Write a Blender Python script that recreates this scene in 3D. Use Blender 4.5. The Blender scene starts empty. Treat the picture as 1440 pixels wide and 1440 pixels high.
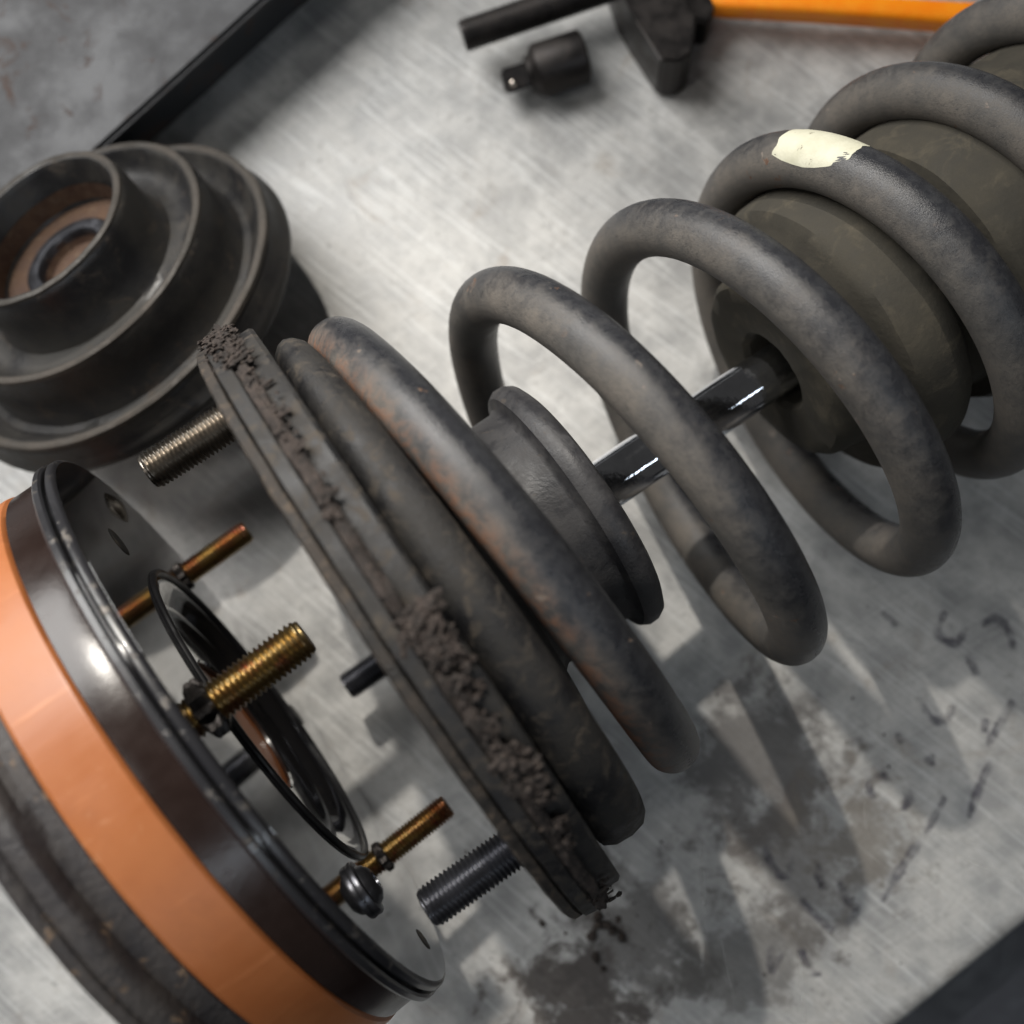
import bpy, bmesh, math, random
from mathutils import Vector, Matrix, noise

MM = 0.001
random.seed(11)
scene = bpy.context.scene
col = scene.collection

# ------------------------------------------------------------------ camera, world, lamps, exposure
cam_d = bpy.data.cameras.new('Camera'); cam = bpy.data.objects.new('Camera', cam_d); col.objects.link(cam)
cam.matrix_world = Matrix(((0.99763, 0.008066, 0.068328, 0.0), (0.0, 0.993103, -0.117241, 0.0),
                           (-0.068802, 0.116964, 0.99075, 0.39772), (0, 0, 0, 1)))
cam_d.sensor_width = 36; cam_d.lens = 36.0; cam_d.clip_start = 0.01; cam_d.clip_end = 50
cam_d.dof.use_dof = True; cam_d.dof.focus_distance = 0.278; cam_d.dof.aperture_fstop = 6.8
scene.camera = cam

world = bpy.data.worlds.new('World'); scene.world = world; world.use_nodes = True
world.node_tree.nodes['Background'].inputs[0].default_value = (1.0, 0.97, 0.94, 1)
world.node_tree.nodes['Background'].inputs[1].default_value = 0.04

def area_lamp(name, pos, target, size, power, color, shape='DISK', size_y=None):
    d = bpy.data.lights.new(name, 'AREA'); d.energy = power; d.color = color; d.shape = shape; d.size = size
    if size_y: d.size_y = size_y
    o = bpy.data.objects.new(name, d); col.objects.link(o); o.location = pos
    o.rotation_euler = (Vector(target) - Vector(pos)).to_track_quat('-Z', 'Y').to_euler()
    return o
KEY = Vector((-0.227, 0.79, 1.0)).normalized()
def spot_lamp(name, pos, target, cone, blend, radius, power, color):
    d = bpy.data.lights.new(name, 'SPOT'); d.energy = power; d.color = color; d.spot_size = math.radians(cone)
    d.spot_blend = blend; d.shadow_soft_size = radius
    o = bpy.data.objects.new(name, d); col.objects.link(o); o.location = pos
    o.rotation_euler = (Vector(target) - Vector(pos)).to_track_quat('-Z', 'Y').to_euler()
    return o
AIM = Vector((-0.02, -0.06, 0.0))
spot_lamp('key_lamp', AIM + KEY * 1.6, AIM, 18, 1.0, 0.016, 66, (1.0, 0.94, 0.85))
area_lamp('soft_panel', (-0.66, 0.58, 0.82), (-0.05, 0, 0.03), 0.75, 15.0, (1.0, 0.985, 0.96), 'SQUARE')  # plain large soft area light at the upper left, out of view
area_lamp('ceiling_tube', (-0.75, -0.35, 1.5), (-0.05, 0, 0), 0.12, 3.2, (1.0, 0.98, 0.95), 'RECTANGLE', 1.2)
tube = area_lamp('ceiling_tube', (0.46, -0.62, 1.1), (0.03, 0.06, 0.09), 0.06, 2.4, (0.82, 0.91, 1.0), 'RECTANGLE', 1.5)
_z = (Vector((0.46, -0.62, 1.1)) - Vector((0.03, 0.06, 0.09))).normalized(); _y = Vector((0.82, 0.563, -0.105)); _y = (_y - _z * _y.dot(_z)).normalized()
tube.rotation_euler = Matrix((_y.cross(_z), _y, _z)).transposed().to_euler()   # the tube runs alongside the strut

scene.render.engine = 'CYCLES'
scene.view_settings.view_transform = 'Standard'; scene.view_settings.look = 'None'
scene.view_settings.exposure = 0.12; scene.view_settings.gamma = 1; scene.view_settings.use_curve_mapping = False

# ------------------------------------------------------------------ materials
def srgb(r, g, b):
    f = lambda c: ((c / 255 + 0.055) / 1.055) ** 2.4 if c > 10 else c / 255 / 12.92
    return (f(r), f(g), f(b), 1)

class NT:
    def __init__(s, name):
        s.m = bpy.data.materials.new(name); s.m.use_nodes = True
        s.t = s.m.node_tree; s.b = s.t.nodes['Principled BSDF']
        s.co = s.n('ShaderNodeTexCoord').outputs['Object']
    def n(s, typ, **kw):
        x = s.t.nodes.new(typ)
        for k, v in kw.items(): setattr(x, k, v)
        return x
    def link(s, a, b): s.t.links.new(a, b)
    def put(s, sock, v):
        if isinstance(v, bpy.types.NodeSocket): s.link(v, sock)
        else: sock.default_value = v
    def noise(s, scale, detail=6, rough=0.6, dist=0.0, co=None):
        x = s.n('ShaderNodeTexNoise'); x.inputs['Scale'].default_value = scale; x.inputs['Detail'].default_value = detail
        x.inputs['Roughness'].default_value = rough; x.inputs['Distortion'].default_value = dist
        s.link(co or s.co, x.inputs['Vector']); return x.outputs['Fac']
    def mapped(s, scale=(1, 1, 1), rot=(0, 0, 0), loc=(0, 0, 0)):
        r = s.n('ShaderNodeMapping'); r.inputs['Rotation'].default_value = rot; s.link(s.co, r.inputs['Vector'])
        x = s.n('ShaderNodeMapping'); x.inputs['Scale'].default_value = scale
        x.inputs['Location'].default_value = loc; s.link(r.outputs['Vector'], x.inputs['Vector']); return x.outputs['Vector']
    def ramp(s, v, lo, hi, a=0.0, b=1.0):
        x = s.n('ShaderNodeMapRange'); x.interpolation_type = 'SMOOTHSTEP'
        s.link(v, x.inputs[0]); x.inputs[1].default_value = lo; x.inputs[2].default_value = hi
        x.inputs[3].default_value = a; x.inputs[4].default_value = b; return x.outputs[0]
    def math(s, op, a, b=None):
        x = s.n('ShaderNodeMath', operation=op); s.put(x.inputs[0], a)
        if b is not None: s.put(x.inputs[1], b)
        return x.outputs[0]
    def mix(s, fac, a, b):
        x = s.n('ShaderNodeMix', data_type='RGBA'); s.put(x.inputs[0], fac); s.put(x.inputs[6], a); s.put(x.inputs[7], b); return x.outputs[2]
    def mixf(s, fac, a, b):
        x = s.n('ShaderNodeMix', data_type='FLOAT'); s.put(x.inputs[0], fac); s.put(x.inputs[2], a); s.put(x.inputs[3], b); return x.outputs[0]
    def attr(s, name):
        return s.n('ShaderNodeAttribute', attribute_name=name).outputs['Fac']
    def bump(s, h, strength, dist=0.001, prev=None):
        x = s.n('ShaderNodeBump'); x.inputs['Strength'].default_value = strength; x.inputs['Distance'].default_value = dist
        s.link(h, x.inputs['Height'])
        if prev: s.link(prev, x.inputs['Normal'])
        return x.outputs[0]
    def done(s, color, rough, metal=0.0, normal=None, **kw):
        s.put(s.b.inputs['Base Color'], color); s.put(s.b.inputs['Roughness'], rough); s.put(s.b.inputs['Metallic'], metal)
        if normal: s.link(normal, s.b.inputs['Normal'])
        for k, v in kw.items(): s.put(s.b.inputs[k], v)
        return s.m

def dirty(name, c1, c2, rough=(0.4, 0.8), metal=0.0, sc=90, dust=None, dust_amt=(0.5, 0.75), bump=0.3, bsc=900, coat=0.0):
    t = NT(name)
    a = t.ramp(t.noise(sc, 8, 0.65), 0.35, 0.65)
    c = t.mix(a, c1, c2); r = t.mixf(a, rough[0], rough[1])
    if dust:
        d = t.ramp(t.noise(sc * 2.3, 10, 0.7, 0.6), *dust_amt)
        c = t.mix(d, c, dust); r = t.mixf(d, r, 0.9)
    nrm = t.bump(t.noise(bsc, 6, 0.6), bump, 0.0006)
    return t.done(c, r, metal, nrm, **({'Coat Weight': coat} if coat else {}))

# worn zinc bench top
def bench_material():
    t = NT('worn_zinc')
    big = t.noise(7, 6, 0.6, 0.4); mid = t.noise(42, 10, 0.66, 0.1); fine = t.noise(230, 9, 0.72); spk = t.noise(1300, 4, 0.7)
    brush = t.noise(1.0, 5, 0.6, 0, t.mapped((26, 520, 1), (0, 0, 0.69)))
    brush2 = t.noise(1.0, 4, 0.6, 0, t.mapped((9, 700, 1), (0, 0, -0.5)))
    base = t.mix(t.ramp(mid, 0.36, 0.64), srgb(152, 152, 151), srgb(192, 191, 188))
    base = t.mix(t.ramp(big, 0.42, 0.62, 0, 0.25), base, srgb(150, 150, 150))
    base = t.mix(t.ramp(spk, 0.52, 0.66, 0, 0.35), base, srgb(120, 119, 117))
    patch = t.ramp(t.noise(12, 3, 0.5), 0.45, 0.6)
    base = t.mix(t.math('MULTIPLY', t.ramp(brush2, 0.55, 0.68, 0, 0.3), patch), base, srgb(128, 127, 126))
    base = t.mix(t.math('MULTIPLY', t.ramp(brush2, 0.45, 0.32, 0, 0.2), patch), base, srgb(214, 214, 210))
    base = t.mix(t.ramp(brush, 0.5, 0.66, 0, 0.4), base, srgb(216, 217, 216))
    # grime: small dark specks, warm smears
    sp = t.math('MULTIPLY', t.ramp(fine, 0.54, 0.7), t.ramp(mid, 0.42, 0.62))
    base = t.mix(t.math('MULTIPLY', sp, 0.55), base, srgb(72, 68, 66))
    sm = t.math('MULTIPLY', t.ramp(t.noise(22, 8, 0.7, 1.5), 0.56, 0.7), 0.4)
    base = t.mix(sm, base, srgb(134, 122, 108))
    # oily handling stains round the place where the old mount crumbled (positions on the bench, metres)
    for (x, y, r, cc, k) in ((-0.004, -0.137, 0.026, srgb(70, 60, 54), 0.85), (0.016, -0.114, 0.030, srgb(66, 62, 60), 0.7),
                             (0.066, -0.048, 0.034, srgb(84, 80, 78), 0.75), (0.082, -0.082, 0.028, srgb(96, 88, 82), 0.5),
                             (0.058, -0.118, 0.026, srgb(84, 80, 76), 0.6), (0.10, -0.075, 0.02, srgb(120, 114, 106), 0.6)):
        vm = t.n('ShaderNodeVectorMath', operation='DISTANCE'); t.link(t.co, vm.inputs[0]); vm.inputs[1].default_value = (x, y, 0)
        wob = t.math('ADD', vm.outputs['Value'], t.math('MULTIPLY', t.math('SUBTRACT', t.noise(60, 10, 0.74, 0.25), 0.5), 0.13))
        base = t.mix(t.ramp(wob, r * 1.15, r * 0.5, 0, k), base, cc)
    rough = t.mixf(t.ramp(mid, 0.3, 0.7), 0.40, 0.58)
    rough = t.mixf(sp, rough, 0.75)
    h = t.math('ADD', t.math('MULTIPLY', mid, 0.7), t.math('ADD', t.math('MULTIPLY', brush, 0.35), t.math('MULTIPLY', brush2, 0.12)))
    nrm = t.bump(h, 0.55, 0.0012)
    nrm = t.bump(t.noise(700, 4, 0.6), 0.12, 0.0004, nrm)
    return t.done(base, rough, 0.22, nrm)

def coil_material():
    t = NT('dusty_spring_enamel')
    side = t.attr('dust')
    n1 = t.noise(210, 10, 0.75, 0.4); n2 = t.noise(48, 8, 0.7); n3 = t.noise(1100, 6, 0.75)
    d = t.math('ADD', side, t.math('MULTIPLY', t.math('SUBTRACT', n1, 0.5), 0.7))
    d = t.math('ADD', d, t.math('MULTIPLY', t.math('SUBTRACT', n2, 0.5), 0.8))
    d = t.ramp(d, 0.26, 1.02)
    d = t.math('MULTIPLY', d, t.ramp(n3, 0.3, 0.55, 0.55, 1.0))
    enamel = t.mix(t.ramp(n1, 0.4, 0.6), srgb(40, 41, 45), srgb(54, 55, 58))
    dustc = t.mix(t.ramp(n2, 0.35, 0.65), srgb(86, 83, 79), srgb(103, 97, 90))
    c = t.mix(d, enamel, dustc)
    c = t.mix(t.math('MULTIPLY', t.attr('rust'), t.ramp(n1, 0.42, 0.62)), c, srgb(128, 84, 56))
    sp = t.ramp(t.noise(420, 10, 0.8), 0.66, 0.72)
    c = t.mix(t.math('MULTIPLY', sp, 0.6), c, srgb(150, 142, 130))
    chip = t.math('MULTIPLY', t.ramp(t.noise(130, 5, 0.6), 0.665, 0.685), t.ramp(n2, 0.42, 0.55))
    c = t.mix(chip, c, t.mix(t.ramp(n1, 0.4, 0.6), srgb(92, 66, 50), srgb(120, 112, 104)))
    r = t.mixf(d, 0.27, 0.85)
    nrm = t.bump(t.noise(2400, 4, 0.6), 0.34, 0.0005)
    nrm = t.bump(n1, 0.12, 0.002, nrm)
    return t.done(c, r, 0.0, nrm)

def gold_material():
    t = NT('yellow_zinc')
    n = t.noise(60, 3, 0.5)
    c = t.mix(t.ramp(n, 0.35, 0.5), srgb(148, 110, 82), srgb(152, 132, 92))
    c = t.mix(t.ramp(t.noise(140, 4, 0.6), 0.52, 0.66), c, srgb(146, 96, 80))
    c = t.mix(t.ramp(t.noise(500, 6, 0.7), 0.5, 0.7, 0, 0.5), c, srgb(70, 58, 46))
    return t.done(c, 0.33, 1.0, t.bump(t.noise(900, 4, 0.6), 0.12, 0.0004))

def orange_material():
    t = NT('orange_urethane')
    n = t.noise(30, 5, 0.6); st = t.noise(1.0, 4, 0.6, 0, t.mapped((300, 300, 30)))
    c = t.mix(t.ramp(n, 0.3, 0.7), srgb(158, 93, 51), srgb(168, 103, 59))
    c = t.mix(t.ramp(st, 0.6, 0.8, 0, 0.25), c, srgb(232, 160, 112))
    sc = t.math('MULTIPLY', t.ramp(t.noise(1.0, 6, 0.7, 0.3, t.mapped((60, 420, 420), (0.2, 0.5, 0.3))), 0.58, 0.68), t.ramp(t.noise(18, 4, 0.6), 0.48, 0.62))
    c = t.mix(t.math('MULTIPLY', sc, 0.2), c, srgb(204, 156, 120))
    dg = t.math('MULTIPLY', t.ramp(t.noise(40, 9, 0.75, 0.8), 0.5, 0.75), 0.25)
    c = t.mix(dg, c, srgb(120, 72, 46))
    return t.done(c, t.ramp(n, 0.3, 0.7, 0.34, 0.5), 0.0, t.bump(st, 0.10, 0.0006), **{'Subsurface Weight': 0.06, 'Subsurface Radius': (0.004, 0.0015, 0.0006), 'Subsurface Scale': 1.0})

def gloss_black():
    t = NT('gloss_black_paint')
    n = t.noise(300, 6, 0.7)
    r = t.mixf(t.ramp(t.noise(26, 6, 0.65), 0.42, 0.66), 0.045, 0.13)
    r = t.math('MAXIMUM', r, t.ramp(n, 0.6, 0.8, 0.0, 0.3))
    return t.done(srgb(14, 14, 16), r, 0.0, t.bump(t.noise(38, 2, 0.5), 0.015, 0.001), **{'IOR': 2.1, 'Coat Weight': 0.9, 'Coat Roughness': 0.05, 'Coat IOR': 1.8})

def chipped_rim():
    t = NT('chipped_black_rim')
    ch = t.ramp(t.noise(170, 9, 0.75), 0.56, 0.64)
    c = t.mix(ch, srgb(38, 38, 41), srgb(112, 107, 102))
    return t.done(c, t.mixf(ch, 0.3, 0.5), t.mixf(ch, 0.0, 0.8), t.bump(ch, 0.3, 0.0004), **{'Coat Weight': 0.15})

def plain(name, c, rough, metal=0.0, **kw):
    t = NT(name); n = t.noise(150, 6, 0.6)
    cc = t.mix(t.ramp(n, 0.3, 0.7), c, tuple(min(1, v * 1.25) for v in c[:3]) + (1,))
    return t.done(cc, t.ramp(n, 0.3, 0.7, rough * 0.85, min(1, rough * 1.15)), metal, t.bump(t.noise(800, 4, 0.6), 0.1, 0.0004), **kw)

M = {}
M['bench'] = bench_material()
M['coil'] = coil_material()
M['gold'] = gold_material()
M['orange'] = orange_material()
M['gloss'] = gloss_black()
M['rim'] = chipped_rim()
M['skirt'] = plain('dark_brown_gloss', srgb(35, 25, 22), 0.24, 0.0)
M['recess_line'] = plain('dark_recess_line', srgb(20, 20, 22), 0.4)
M['chrome'] = plain('polished_chrome', srgb(205, 208, 214), 0.045, 1.0)
M['stud'] = plain('dark_phosphate_steel', srgb(86, 87, 92), 0.34, 0.9)
M['stud_bright'] = plain('oiled_bare_steel', srgb(128, 122, 114), 0.30, 1.0)
M['plate'] = dirty('grimy_mount_plate', srgb(38, 36, 34), srgb(62, 56, 51), (0.5, 0.85), 0.15, 130, srgb(92, 81, 70), (0.5, 0.66), 0.8, 1300)
M['rubber'] = dirty('perished_rubber', srgb(28, 28, 30), srgb(44, 42, 40), (0.45, 0.8), 0.0, 85, srgb(74, 67, 59), (0.5, 0.68), 0.5, 1300)
M['foam'] = dirty('crumbled_foam', srgb(38, 34, 32), srgb(66, 58, 54), (0.9, 1.0), 0.0, 320, srgb(90, 79, 71), (0.52, 0.72), 1.0, 900)
M['cup'] = dirty('dark_moulded_rubber', srgb(40, 40, 43), srgb(62, 61, 62), (0.42, 0.7), 0.0, 80, srgb(92, 82, 72), (0.58, 0.78), 0.25, 900)
M['khaki'] = dirty('dusty_khaki_rubber', srgb(50, 47, 40), srgb(64, 60, 51), (0.8, 0.95), 0.0, 45, srgb(78, 72, 60), (0.5, 0.75), 0.25, 700)
M['base'] = dirty('old_rubber_base', srgb(46, 44, 46), srgb(66, 62, 60), (0.42, 0.7), 0.0, 50, srgb(128, 106, 84), (0.57, 0.66), 0.8, 500)
M['drum'] = dirty('greasy_dark_steel', srgb(38, 38, 40), srgb(56, 54, 51), (0.32, 0.6), 0.2, 45, srgb(84, 74, 64), (0.54, 0.78), 0.25, 500)
M['wornrim'] = dirty('worn_rim_edge', srgb(56, 53, 49), srgb(72, 66, 60), (0.5, 0.75), 0.2, 40, srgb(58, 55, 51), (0.4, 0.75), 0.3, 700)
M['rust'] = dirty('brown_rust', srgb(74, 52, 40), srgb(94, 72, 56), (0.7, 0.95), 0.1, 160, srgb(106, 88, 72), (0.5, 0.7), 0.5, 1200)
M['tool'] = dirty('black_oxide_steel', srgb(38, 36, 36), srgb(56, 52, 50), (0.35, 0.55), 0.7, 90, srgb(92, 80, 68), (0.62, 0.8), 0.2, 900)
M['tray'] = dirty('scuffed_grey_tray', srgb(48, 50, 54), srgb(62, 62, 64), (0.45, 0.7), 0.1, 26, srgb(84, 70, 64), (0.55, 0.68), 0.2, 600)
M['apron'] = plain('dark_blue_grey_enamel', srgb(30, 31, 37), 0.45)
M['floor'] = dirty('dark_floor', srgb(40, 40, 42), srgb(56, 55, 54), (0.7, 0.9), 0.0, 8)
M['strap'] = plain('bright_orange_plastic', srgb(255, 138, 18), 0.4)
M['steelball'] = plain('steel_ball', srgb(190, 180, 170), 0.2, 1.0)
def paint_material():
    t = NT('cream_paint')
    ch = t.ramp(t.noise(260, 8, 0.7), 0.63, 0.68)
    c = t.mix(t.ramp(t.noise(90, 5, 0.6), 0.3, 0.7), srgb(190, 188, 166), srgb(208, 206, 186))
    c = t.mix(ch, c, srgb(110, 100, 84))
    return t.done(c, 0.6, 0.0, t.bump(t.noise(500, 5, 0.6), 0.3, 0.0006))
M['paint'] = paint_material()
def ink_material():
    t = NT('purple_marker_ink')
    a = t.ramp(t.noise(150, 8, 0.7), 0.36, 0.66, 0.04, 0.55)
    return t.done(srgb(58, 54, 74), 0.5, 0.1, None, Alpha=a)
M['ink'] = ink_material()
def scratch_material():
    t = NT('bright_scratch'); a = t.ramp(t.noise(160, 6, 0.7), 0.35, 0.65, 0.0, 0.4)
    return t.done(srgb(214, 214, 210), 0.5, 0.2, None, Alpha=a)
M['scratch'] = scratch_material()

def gouge_material():
    t = NT('dark_gouge'); a = t.ramp(t.noise(160, 6, 0.7), 0.35, 0.65, 0.05, 0.55)
    return t.done(srgb(70, 68, 68), 0.6, 0.4, None, Alpha=a)
M['gouge'] = gouge_material()

# ------------------------------------------------------------------ mesh helpers (all in millimetres, written out in metres)
def link_mesh(name, verts, faces, mat, parent=None, smooth=True, mtx=None, attrs=None, sharp=None):
    me = bpy.data.meshes.new(name)
    if mtx is not None: verts = [mtx @ Vector(v) for v in verts]
    me.from_pydata([tuple(c * MM for c in v) for v in verts], [], faces)
    bm = bmesh.new(); bm.from_mesh(me); bmesh.ops.recalc_face_normals(bm, faces=bm.faces); bm.to_mesh(me); bm.free()
    if smooth:
        me.polygons.foreach_set('use_smooth', [True] * len(me.polygons))
        me.set_sharp_from_angle(angle=math.radians(sharp or 38))
    for k, vals in (attrs or {}).items():
        at = me.attributes.new(k, 'FLOAT', 'POINT'); at.data.foreach_set('value', vals)
    me.materials.append(M[mat])
    o = bpy.data.objects.new(name, me); col.objects.link(o)
    if parent: o.parent = parent
    return o

def tag(o, label=None, cat=None, group=None, kind=None):
    for k, v in (('label', label), ('category', cat), ('group', group), ('kind', kind)):
        if v: o[k] = v
    return o

def frame(name, z, origin, label, cat, group=None):
    """Empty whose local z runs along the thing's axis, x towards up."""
    z = Vector(z).normalized(); x = (Vector((0, 0, 1)) - z * z.z)
    x = x.normalized() if x.length > 1e-4 else Vector((1, 0, 0)); y = z.cross(x)
    o = bpy.data.objects.new(name, None); col.objects.link(o); o.empty_display_size = 0.02
    mw = Matrix((x, y, z)).transposed().to_4x4(); mw.translation = Vector(origin) * MM
    o.matrix_world = mw
    return tag(o, label, cat, group)

def lathe(profile, n=128, disp=None):
    """profile [(r, z)] revolved about z; r = 0 ends close to a point. disp(theta, r, z) -> (dr, dz)."""
    V = []; F = []; rows = []
    for (r, z) in profile:
        if r < 1e-6: rows.append([len(V)]); V.append((0, 0, z)); continue
        row = []
        for i in range(n):
            th = 2 * math.pi * i / n; rr, zz = r, z
            if disp:
                d = disp(th, r, z); rr += d[0]; zz += d[1]
            row.append(len(V)); V.append((rr * math.cos(th), rr * math.sin(th), zz))
        rows.append(row)
    for a, b in zip(rows, rows[1:]):
        if len(a) == 1 and len(b) == 1: continue
        for i in range(n):
            j = (i + 1) % n
            if len(a) == 1: F.append((a[0], b[i], b[j]))
            elif len(b) == 1: F.append((a[i], a[j], b[0]))
            else: F.append((a[i], a[j], b[j], b[i]))
    return V, F

def ring_close(profile): return profile + [profile[0]]

def thread(r, depth, pitch, L, n=26, per=6, chamfer=1.5, z0=0.0, core_end=0.0):
    V = []; F = []; rows = int(L / pitch * per)
    for k in range(rows + 1):
        z = L * k / rows
        for i in range(n):
            ph = (z / pitch - i / n) % 1.0
            tri = abs(ph * 2 - 1)
            rr = r - depth * min(1, max(0, (tri - 0.12) / 0.76))
            e = min(1.0, (L - z) / chamfer) if chamfer else 1
            rr = min(rr, r - depth * 1.15 + depth * 1.15 * e)
            if z < core_end: rr = min(rr, r - depth * 0.9)
            th = 2 * math.pi * i / n
            V.append((rr * math.cos(th), rr * math.sin(th), z0 + z))
    for k in range(rows):
        for i in range(n):
            j = (i + 1) % n; F.append((k * n + i, k * n + j, (k + 1) * n + j, (k + 1) * n + i))
    for k, zz in ((0, z0), (rows, z0 + L)):
        c = len(V); V.append((0, 0, zz))
        for i in range(n): F.append((c, k * n + i, k * n + (i + 1) % n))
    return V, F

def polar(r, deg): # angle from the lower-right horizontal (local y) towards up (local x)
    a = math.radians(deg); return Vector((r * math.sin(a), r * math.cos(a), 0))

def nz(x, y, z): return noise.noise(Vector((x, y, z)))

def box(sx, sy, sz, bev=0.0, seg=2):
    bm = bmesh.new(); bmesh.ops.create_cube(bm, size=1)
    for v in bm.verts: v.co = Vector((v.co.x * sx, v.co.y * sy, v.co.z * sz))
    if bev: bmesh.ops.bevel(bm, geom=bm.edges[:], offset=bev, segments=seg, affect='EDGES')
    V = [tuple(v.co) for v in bm.verts]; bm.verts.index_update(); F = [tuple(v.index for v in f.verts) for f in bm.faces]; bm.free()
    return V, F

def chunk(rad, seed, sub=2, amp=0.45):
    bm = bmesh.new(); bmesh.ops.create_icosphere(bm, subdivisions=sub, radius=1)
    V = []
    for v in bm.verts:
        p = v.co.copy(); d = 1 + amp * nz(p.x * 1.3 + seed * 3.1, p.y * 1.3 - seed, p.z * 1.3) * 1.6 + amp * 0.5 * nz(p.x * 4 + seed, p.y * 4, p.z * 4 + seed)
        V.append(tuple(p * rad * d))
    bm.verts.index_update(); F = [tuple(v.index for v in f.verts) for f in bm.faces]; bm.free()
    return V, F

def merge(parts):
    V = []; F = []
    for (v, f) in parts:
        o = len(V); V += [tuple(p) for p in v]; F += [tuple(i + o for i in q) for q in f]
    return V, F

def xf(vf, m): return [tuple(m @ Vector(v)) for v in vf[0]], vf[1]
def T(x, y, z): return Matrix.Translation((x, y, z))
def along(direction, origin, up=(0, 0, 1)):
    z = Vector(direction).normalized(); x = Vector(up) - z * z.dot(Vector(up)); x.normalize(); y = z.cross(x)
    m = Matrix((x, y, z)).transposed().to_4x4(); m.translation = Vector(origin); return m

# ------------------------------------------------------------------ the setting: bench top, its apron, the floor
U = Vector((0.785, 0.619, 0)); OUT = Vector((0.619, -0.785, 0)); EDGE = Vector((136.5, -123.9, 0))
def bench():
    # profile across the edge (distance outward from the edge line, z), swept along the edge direction
    prof = [(-900, 0), (-60, 0), (-8, 0), (-5, -0.4), (-2.4, -1.6), (-0.6, -3.8), (0, -6.5), (0, -32), (-4, -32), (-4, -36), (-900, -36)]
    V = []; F = []; N = 90; L0, L1 = -900, 900
    for k in range(N + 1):
        s = L0 + (L1 - L0) * k / N
        for (d, z) in prof:
            w = 0.35 * nz(s * 0.03, d * 0.02, 3) if d > -20 else 0
            p = EDGE + U * s + OUT * (d + w); V.append((p.x, p.y, z))
    m = len(prof)
    for k in range(N):
        for i in range(m):
            j = (i + 1) % m; F.append((k * m + i, k * m + j, (k + 1) * m + j, (k + 1) * m + i))
    F.append(tuple(range(m))); F.append(tuple(N * m + i for i in range(m)))
    return link_mesh('bench_top', V, F, 'bench', None, True, None, None, 30)
bench_o = tag(bench(), 'scratched grey zinc bench top under all the parts', None, None, 'structure')
v, f = box(1500, 240, 60, 4)
ap = link_mesh('bench_apron', v, f, 'apron', None, True, Matrix.Translation(EDGE + OUT * 118 + Vector((0, 0, -64))) @ Matrix(((U.x, OUT.x, 0, 0), (U.y, OUT.y, 0, 0), (0, 0, 1, 0), (0, 0, 0, 1))))
tag(ap, 'dark blue grey ledge below the bench edge', None, None, 'structure')
fl = link_mesh('floor', [(-4000, -4000, -900), (4000, -4000, -900), (4000, 4000, -900), (-4000, 4000, -900)], [(0, 1, 2, 3)], 'floor', None, False)
tag(fl, 'dark workshop floor', None, None, 'structure')

def ribbon(pts, w, z, seed):
    P = [Vector((x, y, 0)) for x, y in pts]; Q = []
    for i in range(len(P) - 1):
        a = P[max(i - 1, 0)]; b = P[i]; c = P[i + 1]; d = P[min(i + 2, len(P) - 1)]
        for k in range(6):
            t = k / 6; Q.append(0.5 * ((2 * b) + (c - a) * t + (2 * a - 5 * b + 4 * c - d) * t * t + (3 * b - a - 3 * c + d) * t ** 3))
    Q.append(P[-1]); V = []; F = []
    for i, q in enumerate(Q):
        d = (Q[min(i + 1, len(Q) - 1)] - Q[max(i - 1, 0)]).normalized(); s = Vector((-d.y, d.x, 0))
        ww = w * (0.75 + 0.5 * nz(i * 0.5, seed, 0)) * (0.35 + 0.65 * math.sin(math.pi * (i + 0.6) / (len(Q) + 0.2)) ** 0.5)
        for sg in (1, -1):
            p = q + s * ww * 0.5 * sg; V.append((p.x, p.y, z))
    for i in range(len(Q) - 1): F.append((2 * i, 2 * i + 1, 2 * i + 3, 2 * i + 2))
    return V, F
STROKES = [[[136.3,8.0],[132.8,0.0],[139.6,-4.0],[143.4,2.7]],[[124.4,-23.8],[129.3,-31.6],[134.4,-32.8],[137.3,-26.3]],[[148.6,-31.5],[148.0,-36.7]],[[159.2,-24.9],[153.6,-34.0],[148.8,-41.8]],[[116.6,-36.9],[118.0,-40.7]],[[129.2,-44.6],[127.2,-48.4]],[[150.3,-47.0],[146.1,-54.7],[140.8,-67.5]],[[107.3,-61.5],[105.4,-56.4],[110.2,-53.0],[112.7,-55.0]],[[122.2,-56.2],[117.4,-65.2]],[[133.0,-59.9],[126.1,-71.5],[120.6,-79.2],[114.4,-88.1],[108.3,-98.3]],[[85.8,-84.8],[86.8,-92.4],[88.7,-91.1]],[[78.9,-97.6],[85.1,-103.7],[90.6,-108.7]],[[93.3,-91.0],[96.9,-98.5],[99.3,-101.0],[95.3,-106.1]],[[66.5,-78.7],[70.2,-87.6],[75.3,-88.7],[76.0,-82.4]],[[68.1,-114.1],[67.8,-122.8],[71.9,-116.5]],[[78.3,-115.1],[81.9,-122.5],[85.7,-123.7]],[[149.1,2.6],[154.4,5.3],[159.3,0.0],[160.2,-6.6]],[[143.3,-7.9],[146.8,-15.8]],[[112.8,8.0],[117.8,2.7]]]
for i, s in enumerate(STROKES):
    v, f = ribbon(s, 4.4, 0.05, i * 1.7); link_mesh('marker_stroke', v, f, 'ink', bench_o, False)
SCRATCHES = [[[103.7,-54.6],[103.6,-75.6]],[[42.5,-76.4],[43.9,-96.9],[42.0,-127.2]],[[78.0,-116.4],[79.3,-141.1]],[[129.9,-72.7],[154.8,-81.2]],[[132.1,-79.0],[156.8,-90.0]],[[48.9,-106.9],[54.6,-136.8]],[[93.9,-73.2],[113.9,-88.1]],[[75.6,5.4],[109.6,-5.3]],[[-60.4,-29.9],[-49.3,-46.0]]]
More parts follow.
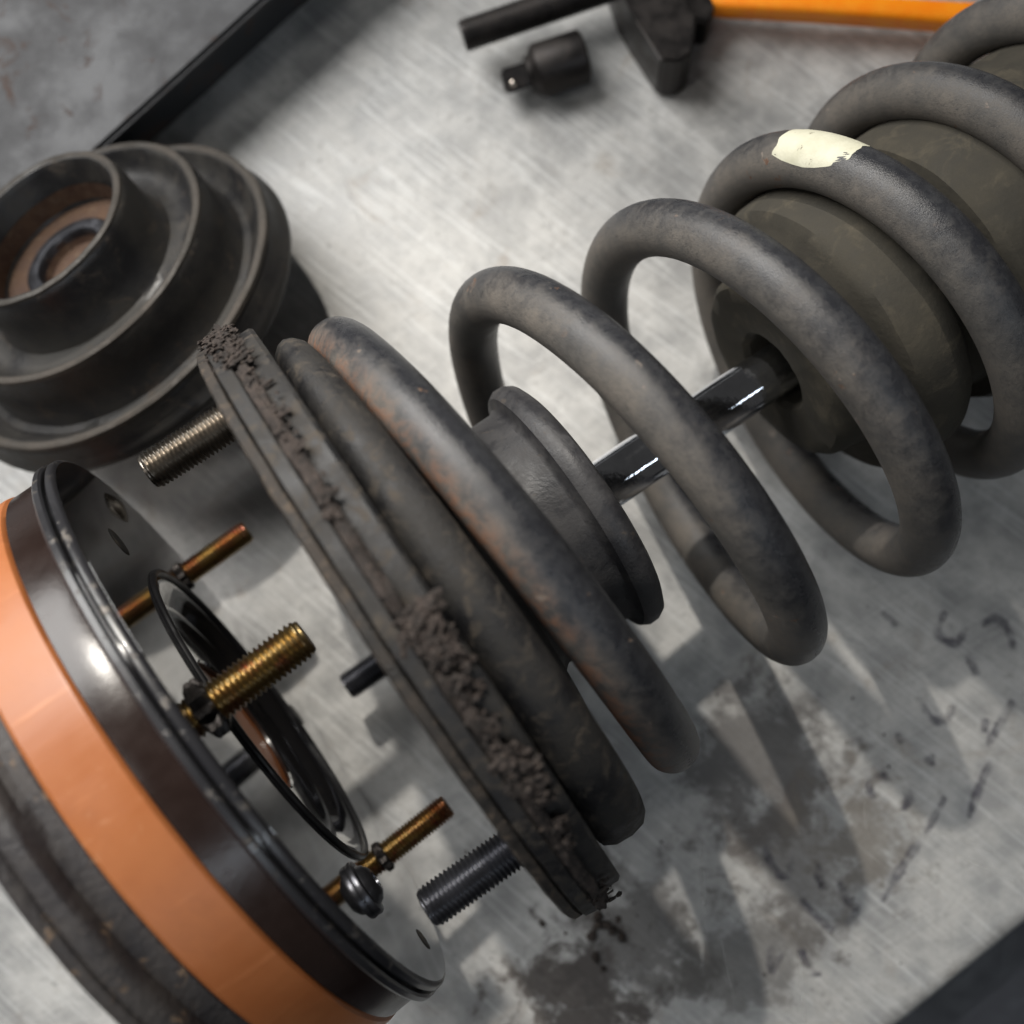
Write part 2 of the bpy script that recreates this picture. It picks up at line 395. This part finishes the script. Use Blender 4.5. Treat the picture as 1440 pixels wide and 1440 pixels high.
for i, s in enumerate(SCRATCHES):
    v, f = ribbon(s, 0.7 if i > 2 else 1.5, 0.09, i * 2.3); link_mesh('scratch', v, f, 'scratch', bench_o, False)

rs = random.Random(21); bright = []; dark = []
for k in range(520):
    x, y = rs.uniform(-190, 190), rs.uniform(-170, 250); L = rs.choice((4, 6, 8, 12, 18, 30, 45)); a = rs.choice((-0.69, -0.5, 0.6, 1.4)) + rs.gauss(0, 0.35)
    if (Vector((x, y, 0)) - EDGE).dot(OUT) > -L: continue
    c = rs.gauss(0, 0.12); pts = [(x, y), (x + L / 2 * math.cos(a), y + L / 2 * math.sin(a)), (x + L / 2 * (math.cos(a) + math.cos(a + c)), y + L / 2 * (math.sin(a) + math.sin(a + c)))]
    (bright if k % 5 < 3 else dark).append(ribbon(pts, rs.uniform(0.10, 0.32), 0.03, k * 0.37))
for nm, lst, mt in (('bright_scratches', bright, 'scratch'), ('dark_scratches', dark, 'gouge')):
    v, f = merge(lst); tag(link_mesh(nm, v, f, mt, bench_o, False), None, None, None, 'stuff')

# ------------------------------------------------------------------ the strut with its coil spring
strut = frame('strut_assembly', (0.81971, 0.5631, -0.10482), (6.371, 44.041, 89.593),
              'dusty dark coil spring strut lying on its side with a chrome rod through it', 'strut')

def lump(amp, fr, seed, z_amp=0.0):
    return lambda th, r, z: (amp * nz(math.cos(th) * fr, math.sin(th) * fr, seed + z * 0.3), z_amp * nz(math.cos(th) * fr * 1.3, math.sin(th) * fr * 1.3, seed + 9))

v, f = lathe(ring_close([(20, -78), (93.6, -78), (94.8, -77.4), (95, -75.2), (94.2, -74.8), (20, -74.8)]), 180, lump(0.5, 9, 1, 0.25))
plate = link_mesh('mount_plate', v, f, 'plate', strut)
v, f = box(5, 9, 4, 0.6)
link_mesh('lug', v, f, 'tool', plate, True, T(*(polar(76, 256))) @ T(0, 0, -81))

v, f = lathe(ring_close([(40, -74.5), (95, -74.5), (96, -74.2), (96.2, -70.8), (95.4, -70.3), (40, -70.3)]), 200, lump(0.5, 12, 21, 0.2))
link_mesh('rubber_gasket', v, f, 'rubber', strut)
def foam_disp(th, r, z):
    if r < 60: return (0, 0)
    dg = math.degrees(math.atan2(math.cos(th), math.sin(th))) # 0 = lower right, 90 = up, 180 = upper left
    k = 0.45 + 1.1 * math.exp(-((dg - 158) / 26) ** 2) + 0.7 * math.exp(-((dg - 79) / 8) ** 2) + 0.4 * math.exp(-((dg - 10) / 20) ** 2)
    b = 2.2 * nz(math.cos(th) * 14, math.sin(th) * 14, z * 0.35) + 1.6 * nz(math.cos(th) * 45, math.sin(th) * 45, z * 0.9 + 4) + 1.0 * nz(math.cos(th) * 110, math.sin(th) * 110, z * 1.6)
    return (b * k, 0.7 * k * nz(math.cos(th) * 30, math.sin(th) * 30, z + 20))
prof = [(40, -70.4)] + [(95.2 + 0.8 * math.sin(math.pi * k / 8), -70.4 + 3.4 * k / 8) for k in range(9)] + [(40, -67.0)]
v, f = lathe(ring_close(prof), 420, foam_disp)
foam = link_mesh('foam_gasket', v, f, 'foam', strut, True, None, None, 80)
parts = []
rnd = random.Random(5)
# crumbs still stuck to the gasket: ragged top end, one thick clot half way round, a few lower down
spots = []
for k in range(150): spots.append((rnd.gauss(173, 4), rnd.uniform(95, 100), rnd.uniform(-76, -66), rnd.uniform(0.6, 1.8)))
for k in range(330): spots.append((rnd.uniform(132, 172), rnd.uniform(95, 97.4), rnd.triangular(-74.5, -65.5, -68.5), rnd.uniform(0.5, 1.6)))
for k in range(40): spots.append((rnd.uniform(84, 134), rnd.uniform(94.4, 96.4), rnd.gauss(-67.8, 1.3), rnd.uniform(0.5, 1.4)))
for k in range(80): spots.append((rnd.gauss(80, 2.6), rnd.uniform(94, 96.6), rnd.gauss(-66.2, 1.8), rnd.uniform(0.9, 2.1)))
for k in range(30): spots.append((rnd.uniform(62, 78), rnd.uniform(94, 96.6), rnd.gauss(-67.0, 1.0), rnd.uniform(0.6, 1.6)))
for k in range(60): spots.append((rnd.gauss(58, 2.5), rnd.uniform(94.5, 97), rnd.gauss(-66.6, 1.7), rnd.uniform(0.9, 2.0)))
for k in range(16): spots.append((rnd.gauss(47, 3), rnd.uniform(94.5, 96.5), rnd.gauss(-67.0, 1.2), rnd.uniform(0.6, 1.5)))
for k in range(18): spots.append((rnd.uniform(2, 30), rnd.uniform(94.5, 97), rnd.gauss(-68.5, 2.0), rnd.uniform(0.6, 1.5)))
for k, (dg, r, z, s) in enumerate(spots):
    p = polar(r, dg); parts.append(xf(chunk(s * 0.72, k * 0.73, 3 if s > 1.2 else 2, 1.0), along((0, 0, 1), (p.x, p.y, z), (p.x, p.y, 0)) @ Matrix.Rotation(rnd.uniform(0, 6), 4, 'X') @ Matrix.Diagonal((rnd.uniform(0.3, 0.7), rnd.uniform(0.9, 1.9), rnd.uniform(0.6, 1.2), 1))))
v, f = merge(parts)
tag(link_mesh('foam_crumbs', v, f, 'foam', strut, True, None, None, 60), None, None, None, 'stuff')

v, f = lathe(ring_close([(30, -67.6), (92.4, -67.6), (93.4, -67), (93.6, -62.2), (92.8, -61.2), (30, -61.2)]), 180, lump(0.35, 6, 4))
link_mesh('seat_plate', v, f, 'rubber', strut)
prof = [(30, -61.4), (81, -61.4), (84, -60.2), (85.8, -57.6), (86.3, -54.6), (85.4, -51.6), (83.4, -49.4), (81, -48.6), (78, -49.8), (74, -52), (66, -52.4), (62, -49.5), (30, -49.5)]
def ramp_disp(th, r, z):
    d = lump(0.25, 3, 7)(th, r, z); w = max(0, min(1, (z + 58.5) / 6)); return (d[0], d[1] + w * (0.6 + 3.0 * math.sin(th)))
v, f = lathe(ring_close(prof), 160, ramp_disp)   # its face climbs with the end coil
link_mesh('spring_insulator', v, f, 'rubber', strut)
v, f = lathe(ring_close([(9, -50), (58, -50), (59, -46), (56, -43.5), (40, -42), (37.4, -39), (36.6, -28), (36.6, -17), (37.6, -15.6), (40.6, -14.6), (41.8, -12.4), (41.8, -10), (40.6, -7.6), (38.6, -6.6), (34, -6.6), (30, -9), (27, -16), (22, -20), (9, -20)]), 128, lump(0.3, 4, 2))
cup = link_mesh('spring_cup', v, f, 'cup', strut)
v, f = lathe([(0, -60), (8, -60), (8, 78), (0, 78)], 64)
link_mesh('piston_rod', v, f, 'chrome', strut)
prof = [(9, 80), (12.5, 80), (12.8, 66), (14.2, 64.2), (25, 63.2), (29.5, 64), (31.6, 66.4), (32.4, 70), (33, 74), (36, 77), (43, 78.6), (46, 80.6), (47.2, 84), (47.6, 92), (46.8, 97), (44.4, 99.6), (40, 101), (38, 103), (37.5, 116), (39, 118.4), (44, 119.4), (46, 122), (46.4, 140), (45.6, 180), (45, 300), (9, 300)]
v, f = lathe(ring_close(prof), 128, lump(0.5, 3, 12, 0.3))
link_mesh('bump_stop', v, f, 'khaki', strut)
for k, dg in enumerate((30, 150, 270)):
    p = polar(76.5, dg)
    v, f = thread(5.4, 0.75, 1.25, 27.5, 34, 8, 1.8)
    link_mesh('stud', v, f, 'stud_bright' if dg == 150 else 'stud', strut, True, T(p.x, p.y, -77.5) @ Matrix.Rotation(math.pi, 4, 'Y'), None, 60)

# coil spring: centre line in the strut's own frame (mm)
SPRING = [-6.4,80.8,-78.0,-27.7,76.5,-75.7,-47.1,66.7,-73.3,-63.3,52.4,-70.8,-74.9,34.4,-68.4,-81.5,14.1,-65.9,-82.5,-7.1,-63.3,-78.0,-27.7,-60.8,-68.3,-46.4,-58.4,-54.2,-61.8,-56.0,-36.6,-73.0,-53.6,-16.8,-79.2,-51.4,3.9,-80.1,-49.2,24.1,-75.6,-47.1,42.3,-66.1,-45.2,57.4,-52.2,-43.3,68.3,-35.0,-41.5,74.5,-15.6,-39.7,75.4,4.6,-38.0,71.1,24.2,-36.3,62.0,42.0,-34.6,48.7,56.7,-32.9,32.1,67.4,-31.2,13.5,73.5,-29.3,-5.9,74.5,-27.5,-24.8,70.5,-25.5,-41.8,61.8,-23.5,-55.9,49.0,-21.4,-66.2,33.2,-19.2,-72.0,15.3,-17.0,-72.9,-3.4,-14.7,-68.9,-21.7,-12.4,-60.4,-38.1,-10.1,-47.9,-51.8,-7.9,-32.3,-61.7,-5.7,-14.8,-67.2,-3.6,3.5,-68.0,-1.5,21.3,-64.0,0.5,37.5,-55.6,2.4,50.9,-43.4,4.2,60.7,-28.2,5.9,66.3,-11.0,7.6,67.3,6.9,9.3,63.7,24.5,11.0,55.7,40.5,12.7,43.9,53.8,14.4,29.2,63.6,16.2,12.5,69.2,18.0,-5.0,70.3,19.9,-22.1,66.9,21.9,-37.6,59.1,23.9,-50.5,47.7,26.0,-60.0,33.4,28.2,-65.5,17.2,30.4,-66.5,0.1,32.7,-63.1,-16.7,35.0,-55.4,-31.9,37.2,-44.0,-44.7,39.4,-29.6,-54.0,41.6,-13.4,-59.3,43.7,3.7,-60.3,45.7,20.5,-56.7,47.7,35.8,-49.0,49.6,48.6,-37.6,51.5,57.9,-23.4,53.1,63.3,-7.2,54.8,64.2,9.7,56.4,60.8,26.4,58.0,53.2,41.5,59.7,42.0,54.2,61.3,27.9,63.6,63.0,11.9,69.0,64.8,-4.9,70.1,66.6,-21.4,66.8,68.5,-36.5,59.3,70.5,-49.1,48.3,72.5,-58.3,34.1,74.5,-63.6,18.1,76.4,-64.7,1.3,78.4,-61.4,-15.0,80.4,-54.0,-29.9,82.4,-43.2,-42.3,84.4,-29.6,-51.4,86.3,-14.3,-56.6,88.1,1.8,-57.7,89.9,17.4,-54.5,91.6,31.7,-47.4,93.3,43.5,-36.8,94.9,52.0,-23.6,96.5,56.8,-8.6,98.0,57.5,7.1,99.6,54.1,22.4,101.1,46.9,36.2,102.6,36.3,47.7,104.2,23.1,56.0,105.8,8.2,60.6,107.5,-7.4,61.3,109.2,-22.6,57.9,111.0,-36.4,50.8,112.9,-47.8,40.4,114.8,-56.2,27.5,116.9,-60.9,12.9,119.0,-61.8,-2.3,121.1,-58.7,-17.2,123.2,-52.0,-30.8,125.3,-42.0,-42.1,127.4,-29.6,-50.4,129.4,-15.5,-55.2,131.4,-0.7,-56.3,133.3,13.8,-53.5,135.2,27.1,-47.1,137.0,38.2,-37.4,138.8,46.4,-25.2,140.5,51.1,-11.3,142.2,52.0,3.3,143.9,49.0,17.7,145.6,42.5,30.8,147.3,32.7,41.8,149.0,20.4,49.8,150.8,6.4,54.4,152.6,-8.3,55.2,154.4,-22.8,52.2,156.4,-35.9,45.6,158.4,-47.0,35.8,160.4,-55.1,23.6,162.5,-59.8,9.8,164.6,-60.7,-4.8,166.8,-57.9,-19.1,168.9,-51.4,-32.1,171.1,-41.7,-43.1,173.2,-29.6,-51.1,175.3,-15.8,-55.7,177.3,-1.3,-56.6,179.3,13.0,-53.7,181.2,26.0,-47.2,183.1,36.8,-37.6,184.9,44.9,-25.5,186.6,49.5,-11.8,188.4,50.4,2.7,190.1,47.6,16.9,191.8,41.1,29.8,193.5,31.6,40.7,195.2,19.6,48.7,197.0,5.9,53.3,198.8,-8.4,54.3,200.7,-22.5,51.5,202.7,-35.4,45.1,204.7,-46.1,35.7,206.7,-54.1,23.8,208.8,-58.7,10.2,211.0,-59.6,-4.0,213.1,-56.7,-18.0,215.3]
def coil_spring():
    C = [Vector(SPRING[i:i + 3]) for i in range(0, len(SPRING), 3)]
    C = C[6:]
    for c in C:
        if c.z < -40: c.z = -40 - 6.5 * (1 - math.exp(-(-40 - c.z) / 6.5))
    for _ in range(3):
        C = [C[0]] + [(C[i - 1] + 2 * C[i] + C[i + 1]) / 4 * 1.0 for i in range(1, len(C) - 1)] + [C[-1]]
    for c in C: # undo the small shrink of the smoothing
        k = 1.0 + 0.75 * (1 - math.cos(2 * math.pi / 24)); c.x *= k; c.y *= k
    Q = []
    for i in range(len(C) - 1):
        a = C[max(i - 1, 0)]; b = C[i]; c = C[i + 1]; d = C[min(i + 2, len(C) - 1)]
        for k in range(4):
            t = k / 4; Q.append(0.5 * ((2 * b) + (c - a) * t + (2 * a - 5 * b + 4 * c - d) * t * t + (3 * b - a - 3 * c + d) * t ** 3))
    Q.append(C[-1]); return Q
CL = coil_spring()
def wire(path, i0, i1, r, n=28, cap=True, ang=None, edge=None):
    V = []; F = []; du = []; ru = []
    for i in range(i0, i1 + 1):
        q = path[i]; tng = (path[min(i + 1, len(path) - 1)] - path[max(i - 1, 0)]).normalized()
        rad = Vector((q.x, q.y, 0)).normalized(); b = tng.cross(rad).normalized(); rad = b.cross(tng).normalized()
        if b.z > 0: b = -b                        # b points along -z (towards the mount)
        for k in range(n):
            a = 2 * math.pi * k / n; d = rad * math.cos(a) + b * math.sin(a)
            V.append(q + d * r)
            du.append(0.5 + 0.5 * (math.sin(a) * 0.85 - 0.2 * math.cos(a)) + 0.15 * nz(i * 0.06, k * 0.2, 2))
            ru.append(max(0, min(1, (0.9 if q.z < -25 else 0) * max(0, math.sin(a)) ** 2)))
    m = i1 - i0
    for i in range(m):
        for k in range(n):
            j = (k + 1) % n; F.append((i * n + k, i * n + j, (i + 1) * n + j, (i + 1) * n + k))
    if cap: F.append(tuple(range(n))); F.append(tuple(m * n + k for k in range(n)))
    return V, F, du, ru
v, f, du, ru = wire(CL, 0, len(CL) - 1, 7.95)
spring = link_mesh('coil_spring', v, f, 'coil', strut, True, None, {'dust': du, 'rust': ru}, 60)

def paint_mark():
    # find the stretch of wire over the top of the fourth turn
    best = PAINT_I
    V = []; F = []; r = 8.08; n = 22; i0, i1 = best - PAINT_W, best + PAINT_W
    for i in range(i0, i1 + 1):
        q = CL[i]; tng = (CL[i + 1] - CL[i - 1]).normalized()
        rad = Vector((q.x, q.y, 0)).normalized(); b = tng.cross(rad).normalized(); rad = b.cross(tng).normalized()
        if b.z > 0: b = -b
        u = (i - best) / PAINT_W
        lo = -1.5 + 0.12 * nz(i * 0.6, 1, 1); hi = 1.15 - 0.75 * max(0, u) ** 2 - 0.25 * max(0, -u) ** 4 + 0.10 * nz(i * 0.9, 4, 2)
        for k in range(n + 1):
            a = lo + (hi - lo) * k / n; rr = r if 0 < k < n and i0 < i < i1 else 8.0
            jag = tng * (0.8 * nz(k * 0.35, 7 + u, 3)) if i in (i0, i0 + 1, i1 - 1, i1) else Vector((0, 0, 0))
            V.append(q + (rad * math.cos(a) + b * math.sin(a)) * rr + jag)
    w = n + 1
    for i in range(i1 - i0):
        for k in range(n): F.append((i * w + k, i * w + k + 1, (i + 1) * w + k + 1, (i + 1) * w + k))
    o = link_mesh('paint_mark', V, F, 'paint', spring); o['label'] = 'cream paint mark on the dark spring wire'
PAINT_I, PAINT_W = 296, 3
PAINT_I = min(range(280, 380), key=lambda i: (CL[i] - Vector((43.5,-36.8,94.9))).length)
paint_mark()

# ------------------------------------------------------------------ the orange spacer with its glossy studded plate
spacer = frame('strut_spacer', (0.78481, 0.60263, -0.14461), (-96.055, -23.404, 92.713),
               'orange ring spacer with a glossy black studded plate, lying on its side', 'spacer')
HOLES = [(polar(66, 150), 4.6), (polar(66, 270), 4.6), (polar(81, 0), 3.4)]
prof = [(30.4, -9), (30.4, -7.2), (23, -7.2), (23, -6.2), (23.6, -5.6), (24.2, -5.6), (43.0, -5.6), (43.6, -5.6), (45.2, -5.2), (46.6, -3.6), (48.6, -1.3), (50.4, -0.3), (52.0, 0), (52.6, 0), (72, 0), (91.0, 0), (91.5, 0)]
v, f = lathe(prof + [(91.5, -3.0), (90.2, -3.1), (90.2, -15.2), (30.4, -15.2), (30.4, -9)], 192)
top = link_mesh('top_plate', v, f, 'gloss', spacer, True, None, None, 32)
v, f = lathe(ring_close([(91.52, -0.05), (92.3, -0.35), (92.8, -1.0), (92.9, -2.2), (92.2, -2.9), (91.52, -2.95)]), 192, lump(0.08, 30, 6))
link_mesh('plate_edge', v, f, 'rim', top)
v, f = lathe(ring_close([(51.6 + 1.1 * math.cos(a * math.pi / 5), 0.35 + 0.95 * math.sin(a * math.pi / 5)) for a in range(10)]), 128, lump(0.12, 6, 2))
link_mesh('recess_line_ring', v, f, 'recess_line', top)  # added dark ring, draws the dark line along the recess lip
v, f = lathe(ring_close([(90.4, -3.6), (92.8, -3.6), (93.4, -4.1), (93.4, -5.6), (92.8, -6.2), (90.4, -6.2)]), 192, lump(0.12, 30, 3))
link_mesh('plate_rim', v, f, 'rim', top)
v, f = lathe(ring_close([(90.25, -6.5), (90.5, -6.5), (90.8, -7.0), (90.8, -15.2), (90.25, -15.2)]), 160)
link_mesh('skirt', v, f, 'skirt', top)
v, f = lathe(ring_close([(21, -15.6), (90.2, -15.6), (91.2, -16.4), (91.4, -17.4), (91.4, -30.6), (90.6, -31.6), (21, -31.6)]), 192, lump(0.12, 5, 3))
link_mesh('spacer_ring', v, f, 'orange', spacer)
v, f = lathe([(0, -7.6), (30, -7.6), (30, -8.8), (0, -8.8)], 64)
link_mesh('inner_disc', v, f, 'orange', spacer)
prof = [(20, -32), (87.5, -32), (88.4, -33), (88.2, -36.4), (89.2, -38), (92.4, -38.8), (93.6, -40), (93.8, -42.4), (93.4, -44), (94.4, -44.6), (94.8, -46), (94, -47.4), (90, -48.2), (20, -48.2)]
v, f = lathe(ring_close(prof), 192, lump(0.7, 5, 5, 0.3))
link_mesh('base_mount', v, f, 'base', spacer)
for k, dg in enumerate((90, 210, 330)):
    p = polar(66, dg)
    v, f = thread(*((5.2, 0.95, 1.45, 28) if dg == 90 else (4.3, 0.75, 1.25, 26)), 34, 8, 2.2)
    st = link_mesh('stud', v, f, 'gold', spacer, True, T(p.x, p.y, 0.2) @ Matrix.Rotation(0.4 * k, 4, 'Z'), None, 60)
    # knurled collar pressed into the plate
    V = []; F = []; n = 44
    ch = 1.0 if dg == 90 else 0.55
    for z, q in ((0.0, 0.9), (0.4 * ch, 1.0), (1.4 * ch, 1.0), (1.9 * ch, 0.7), (2.6 * ch, 0.0)):
        for i in range(n):
            a = 2 * math.pi * i / n; r = (5.5 if dg == 90 else 4.4) + (2.4 if dg == 90 else 0.9) * q * (0, 0.45, 1, 0.45)[i % 4]; V.append((p.x + r * math.cos(a), p.y + r * math.sin(a), z))
    for q in range(4):
        for i in range(n): F.append((q * n + i, q * n + (i + 1) % n, (q + 1) * n + (i + 1) % n, (q + 1) * n + i))
    F.append(tuple(4 * n + i for i in range(n)))
    link_mesh('knurled_collar', V, F, 'tool', st, True, None, None, 25)
p = polar(68, 33)
v, f = lathe([(0, 3.2), (2.0, 3.2), (2.2, 4.4), (3.4, 4.3), (5.0, 3.3), (5.8, 2.0), (7.4, 1.7), (7.7, 1.0), (7.5, 0.02), (0, 0.02)], 40)
link_mesh('bolt_head', v, f, 'stud', spacer, True, T(p.x, p.y, 0))
p = polar(78, 180)
v, f = lathe([(0, 2.2), (1.6, 2.0), (3.0, 1.5), (4.6, 0.8), (5.6, 0.02), (0, 0.02)], 30, lump(0.5, 2, 3))
link_mesh('rivet_head', v, f, 'stud_bright', spacer, True, T(p.x, p.y, 0))
for (p, r) in HOLES:
    v, f = lathe([(0, 0.25), (r * 0.7, 0.25), (r * 0.9, 0.18), (r, 0.0)], 30)
    link_mesh('hole_disc', v, f, 'rubber', top, True, T(p.x, p.y, 0.05))  # dark disc put in place of an open hole in the plate

# ------------------------------------------------------------------ the stepped round mount behind
drum = frame('stepped_strut_mount', (-0.276875, 0.348978, 0.895292), (-175.2, 126.0, 46.2),
             'stepped dark round strut mount with a rusty hole, tilted beside the grey tray', 'strut mount')
prof = [(0, -17.5), (56, -17.5), (62, -17), (63.2, -15.5), (64.6, -14), (66.6, -12.6), (67, -10.4), (66, -8.6), (65, -6.4), (64.6, -3), (64, -1), (62.8, 0), (61.2, -0.2), (60, -1.6), (58, -4.6), (55, -6), (52.6, -5.4), (51.2, -2.6), (50.6, 4), (50.4, 13), (49.8, 15.2), (48.6, 16), (47, 15.6), (45.8, 14), (44.4, 10.4), (41.6, 8.2), (37.6, 7.8), (34.4, 9.2), (32.8, 12.4), (32.2, 18), (32, 27.6), (31.4, 29.8), (30.2, 30.9), (28.6, 30.4), (27.6, 28.6), (26.4, 16), (25.4, 14.2)]
prof = [(r * 1.071, z * 1.071) for r, z in prof]
v, f = lathe(prof, 128, lump(0.35, 4, 8, 0.2))
db = link_mesh('stepped_body', v, f, 'drum', drum)
for rr, zz, w in ((63.0, -0.2, 1.3), (48.6, 15.6, 1.2), (30.2, 30.4, 1.1)):
    v, f = lathe([(r * 1.071, z * 1.071) for r, z in [(rr + w * 1.15, zz - w * 0.9), (rr + w, zz + w * 0.15), (rr + w * 0.3, zz + w * 0.62), (rr - w * 0.4, zz + w * 0.6), (rr - w * 1.1, zz + w * 0.1), (rr - w * 1.2, zz - w)]], 128, lump(0.35, 4, 8, 0.2))
    link_mesh('worn_rim', v, f, 'wornrim', db)
v, f = lathe([(r * 1.071, z * 1.071) for r, z in [(25.8, 22), (25.9, 14), (17, 12.6), (16.4, 12)]], 64, lump(0.3, 3, 3)); link_mesh('bore_liner', v, f, 'rust', db)
v, f = lathe([(r * 1.071, z * 1.071) for r, z in [(17.4, 12.4), (17, 15), (15.8, 15.8), (12.4, 15.6), (11.6, 14.6), (11.4, 2)]], 64, lump(0.15, 4, 3)); link_mesh('washer', v, f, 'stud', db)
v, f = lathe([(r * 1.071, z * 1.071) for r, z in [(11.5, 12.6), (10.6, 10.6), (6, 9.2), (0, 8.8)]], 48, lump(0.3, 3, 3)); link_mesh('rusty_hole', v, f, 'rust', db)

# ------------------------------------------------------------------ things at the top of the bench
# grey tray / box lid on the left
tu = Vector((0.732, 0.681, 0)); to = Vector((0.681, -0.732, 0)); tray_e = Vector((-147, 216.5, 0))
tray = bpy.data.objects.new('grey_tray', None); col.objects.link(tray)
tm = Matrix(((tu.x, -to.x, 0, 0), (tu.y, -to.y, 0, 0), (0, 0, 1, 0), (0, 0, 0, 1))); tm.translation = tray_e * MM
tray.matrix_world = tm
tag(tray, 'scuffed grey flat tray behind the stepped mount', 'tray')
v, f = box(420, 260, 5, 1.6); link_mesh('top_panel', v, f, 'tray', tray, True, T(0, 130, 35.5))
v, f = box(412, 3, 32, 0.8); link_mesh('side_panel', v, f, 'tray', tray, True, T(0, 14, 16.6))
v, f = box(412, 3, 32, 0.8); link_mesh('side_panel', v, f, 'tray', tray, True, T(0, 252, 16.6))

# socket adapter
sd = Vector((0.955, 0.295, 0.0)).normalized()
sock = frame('socket_adapter', sd, (-17.5, 223.5, 10.6), 'black impact socket adapter with a square drive lying on the bench', 'socket adapter')
v, f = lathe(ring_close([(5.2, 21), (9.2, 21), (10.4, 20), (10.5, 1.6), (9.6, 0), (7.4, -1.4), (6.6, -3), (4, -3), (4, 6), (5.2, 6)]), 48)
link_mesh('body', v, f, 'tool', sock)
v, f = box(9.4, 9.4, 12, 1.0); link_mesh('square_drive', v, f, 'tool', sock, True, T(0, 0, -7.6) @ Matrix.Rotation(0.5, 4, 'Z'))
v, f = chunk(1.7, 1, 2, 0.0); link_mesh('detent_ball', v, f, 'steelball', sock, True, Matrix.Rotation(0.5, 4, 'Z') @ T(4.6, 1.4, -10))

# spring compressor: threaded rod and forged jaw
comp = frame('spring_compressor', (0.952, 0.306, 0), (-46, 236, 17), 'black threaded rod of a spring compressor with its forged hook jaw', 'compressor')
v, f = thread(6.3, 0.6, 1.8, 150, 28, 6, 1.6); link_mesh('threaded_rod', v, f, 'tool', comp, True, T(0, 0, 150) @ Matrix.Rotation(math.pi, 4, 'Y'), None, 60)
def jaw_plate(pts, th):
    n = len(pts); V = [(-th / 2, y, z) for y, z in pts] + [(th / 2, y, z) for y, z in pts]
    F = [tuple(range(n)), tuple(range(2 * n - 1, n - 1, -1))] + [(i, (i + 1) % n, n + (i + 1) % n, n + i) for i in range(n)]
    bm = bmesh.new(); vs = [bm.verts.new(p) for p in V]; [bm.faces.new([vs[i] for i in q]) for q in F]
    bmesh.ops.bevel(bm, geom=bm.edges[:], offset=1.0, segments=2, affect='EDGES'); bm.verts.index_update()
    V = [tuple(v.co) for v in bm.verts]; F = [tuple(v.index for v in q.verts) for q in bm.faces]; bm.free(); return V, F
# local x = up, y = across the rod towards the strut, z = along the rod
v, f = jaw_plate([(-14, 62), (10, 62), (22, 64), (42, 68), (45, 74), (43, 80), (30, 86), (12, 82), (-14, 82)], 26); link_mesh('jaw', v, f, 'tool', comp, True, T(-3, 0, 0))
v, f = jaw_plate([(-10, 82), (14, 82), (24, 86), (29, 92), (24, 97), (-10, 97)], 16); link_mesh('hook', v, f, 'tool', comp, True, T(-7, 0, 0))

# orange strap
P = [Vector(p) for p in ((40, 252, 11), (58, 248, 12), (90, 244.5, 13), (126, 240.5, 13), (165, 236, 13), (200, 232, 12), (240, 230, 11))]
V = []; F = []; n = 16
for i, q in enumerate(P):
    d = (P[min(i + 1, len(P) - 1)] - P[max(i - 1, 0)]).normalized(); s = Vector((-d.y, d.x, 0)).normalized(); w = 3.4 + 0.4 * i; h = 5.2
    for k in range(n):
        a = 2 * math.pi * k / n; c, sn = math.cos(a), math.sin(a)
        V.append(q + s * (w * math.copysign(abs(c) ** 0.6, c)) + Vector((0, 0, h * math.copysign(abs(sn) ** 0.6, sn))))
for i in range(len(P) - 1):
    for k in range(n): F.append((i * n + k, i * n + (k + 1) % n, (i + 1) * n + (k + 1) % n, (i + 1) * n + k))
F.append(tuple(range(n))); F.append(tuple((len(P) - 1) * n + k for k in range(n)))
tag(link_mesh('orange_handle', V, F, 'strap', None, True, None, None, 50), 'bright orange plastic handle lying behind the coil spring', 'handle')

# crumbs of foam fallen on the bench below the mount
parts = []; rnd = random.Random(9)
for k in range(28):
    x, y = rnd.gauss(4, 9), rnd.gauss(-108, 7); s = rnd.choice((0.4, 0.6, 0.8, 1.2, 2.0)); parts.append(xf(chunk(s, k, 1, 0.6), T(x, y, s * 0.5)))
for k in range(70):
    x, y = rnd.uniform(-60, 120), rnd.uniform(-135, 30); s = rnd.choice((0.2, 0.25, 0.35, 0.5)); parts.append(xf(chunk(s, k, 1, 0.6), T(x, y, s * 0.5)))
v, f = merge(parts)
tag(link_mesh('foam_debris', v, f, 'foam', None), 'brown foam crumbs scattered on the bench below the mount plate', 'debris', None, 'stuff')
